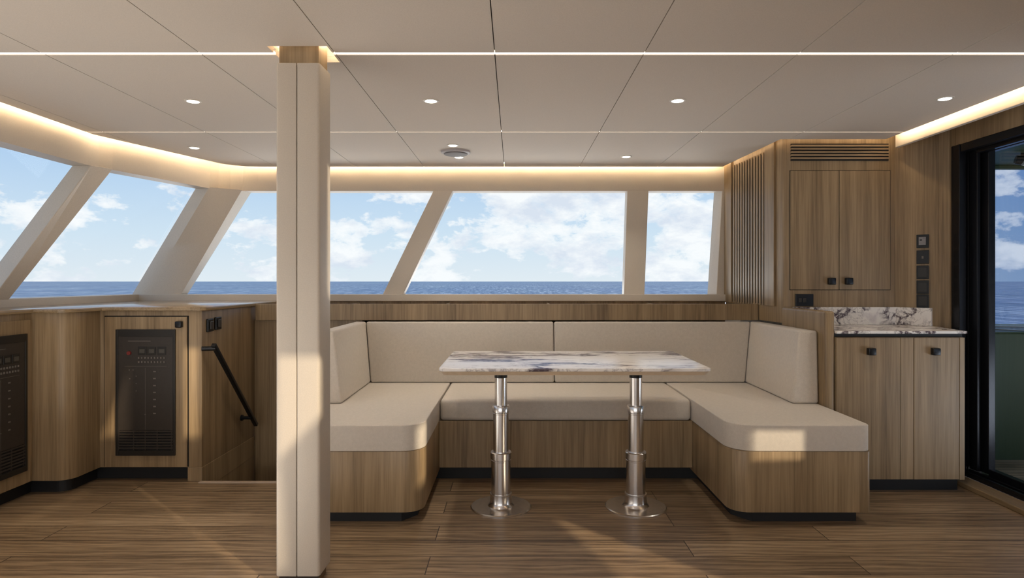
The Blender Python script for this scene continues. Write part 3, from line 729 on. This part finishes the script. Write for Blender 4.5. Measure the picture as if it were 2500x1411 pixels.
# slatted side
def sx(y): return 1.645 + (4.93 - y) * (1.7035 - 1.645) / .88
m = MB(); m.hex([(sx(4.80) - .002, 4.80, 1.0), (sx(4.27) - .002, 4.27, 1.0), (sx(4.27) + .01, 4.27, 1.0), (sx(4.80) + .01, 4.80, 1.0)],
                [(sx(4.80) - .002, 4.80, 2.01), (sx(4.27) - .002, 4.27, 2.01), (sx(4.27) + .01, 4.27, 2.01), (sx(4.80) + .01, 4.80, 2.01)])
m.build('screen_backing', DARK, TC)
m = MB()
for k in range(13):
    # equal pitch
    y0 = 4.80 - k * .0433 - .0175; y1 = y0 - .0235
    m.hex([(sx(y0) - .007, y0, .99), (sx(y1) - .007, y1, .99), (sx(y1), y1, .99), (sx(y0), y0, .99)], [(sx(y0) - .007, y0, 2.02), (sx(y1) - .007, y1, 2.02), (sx(y1), y1, 2.02), (sx(y0), y0, 2.02)])
y0, y1 = 4.93, 4.80
for (y0, y1) in ((4.93, 4.80), (4.253, 4.12)):
    m.hex([(sx(y0) - .014, y0, .99), (sx(y1) - .014, y1, .99), (sx(y1), y1, .99), (sx(y0), y0, .99)], [(sx(y0) - .014, y0, 2.12), (sx(y1) - .014, y1, 2.12), (sx(y1), y1, 2.12), (sx(y0), y0, 2.12)])
m.build('slat_screen', WOOD, TC, bev=.001)
# angled panel
AP = [(2.40, 4.0), (2.572, 3.795), (2.60, 3.80), (2.60, 4.1), (2.40, 4.1)]
struct(MB().prism(AP, 0, 2.125).build('wall_corner', WOOD))
struct(MB().prism([(2.548, 3.812), (2.585, 3.768), (2.602, 3.768), (2.602, 3.83)], 0, 2.125).build('trim_23', WOOD, bev=.003))
# socket
t = thing('socket_plate', (1.8255, 4.0, .995), 'black socket plate below the upper cabinet doors', 'socket')
MB().box(1.770, 1.881, 3.988, 4.0, .995, 1.071).build('plate', BLKM, t, bev=.002)
for x in (1.797, 1.826): MB().box(x - .010, x + .010, 3.985, 3.989, 1.018, 1.046).build('port', PANEL2, t, bev=.002)
# five modules
P0 = Vector((2.4995, 3.878)); D = Vector((.6427, -.766)); NN = Vector((-.766, -.6427))
P0 = Vector((2.40, 4.0)) + D * .155
labs = ['top wall module, black frame with a pale grey display', 'black wall switch module right under the grey display', 'middle one of the five stacked black wall modules',
        'black wall module second from the marble upstand', 'lowest black wall module touching the marble upstand']
def mod(m, s0, s1, n0, n1, z0, z1):
    pts = [P0 + D * s0 + NN * n0, P0 + D * s1 + NN * n0, P0 + D * s1 + NN * n1, P0 + D * s0 + NN * n1]
    return m.hex([(p.x, p.y, z0) for p in pts], [(p.x, p.y, z1) for p in pts])
for k, z in enumerate((1.395, 1.299, 1.206, 1.115, 1.030)):
    t = thing('wall_module', (P0.x, P0.y, z - .04), labs[k], 'switch', 'stack of black wall modules')
    mod(MB(), -.033, .033, 0, .008, z - .041, z + .041).build('plate', BLKM, t, bev=.002)
    if k == 0:
        dsp = mod(MB(), -.020, .018, .008, .0095, z - .022, z + .026).build('display', GREYD, t)
        mod(MB(), -.014, -.002, .0095, .0102, z + .004, z + .012).build('icon', BLKM, dsp)
        mod(MB(), .004, .014, .0095, .0102, z + .018, z + .020).build('icon', BLKM, dsp)
    elif k == 1: mod(MB(), -.004, .006, .008, .0092, z - .010, z + .006).build('icon', MARK, t)
    else: mod(MB(), -.024, .024, .008, .0105, z - .030, z + .030).build('rocker', PANEL, t, bev=.002)

LC = thing('low_cabinet', (2.1, 3.7, 0), 'low oak cabinet with two doors under the marble counter', 'cabinet')
MB().prism([(1.753, 3.47), (2.455, 3.47), (2.52, 3.83), (2.40, 3.97), (1.753, 3.97)], .069, .846).build('body', WOOD, LC, bev=.002)
MB().prism([(1.753, 3.475), (2.452, 3.475), (2.51, 3.83), (2.40, 3.97), (1.753, 3.97)], .846, .866).build('black_band', BLACK, LC)  # slightly recessed black band under the slab
MB().box(1.76, 2.447, 3.505, 3.9, 0, .07).build('plinth', BLACK, LC)
for x0, x1, kx in ((1.756, 2.103, 1.939), (2.180, 2.425, 2.288)):
    d_ = MB().box(x0, x1, 3.458, 3.471, .071, .844).build('cabinet_door', WOOD, LC, bev=.0015)
    MB().box(kx - .020, kx + .020, 3.430, 3.459, .750, .788).build('knob', BLKM, d_, bev=.004, seg=3)
MB().box(2.106, 2.177, 3.460, 3.471, .071, .844).build('filler', WOOD, LC, bev=.001)
MB().box(2.428, 2.455, 3.458, 3.471, .069, .844).build('end_stile', WOOD, LC, bev=.001)
tag(MB().prism([(1.753, 3.448), (2.462, 3.448), (2.535, 3.842), (2.40, 4.0), (1.753, 4.0)], .866, .880).build('marble_countertop', MARBLE2, bev=.002), 'white marble counter slab with violet veins on the low cabinet', 'countertop')
m = MB(); m.prism([(1.753, 3.985), (2.394, 3.985), (2.52, 3.835), (2.533, 3.842), (2.40, 3.9995), (1.753, 3.9995)], .880, .989)
tag(m.build('marble_upstand', MARBLE2, bev=.002), 'white marble upstand with dark violet veins behind the counter', 'backsplash')

for o in COL.objects:
    if '_w' in o: del o['_w']
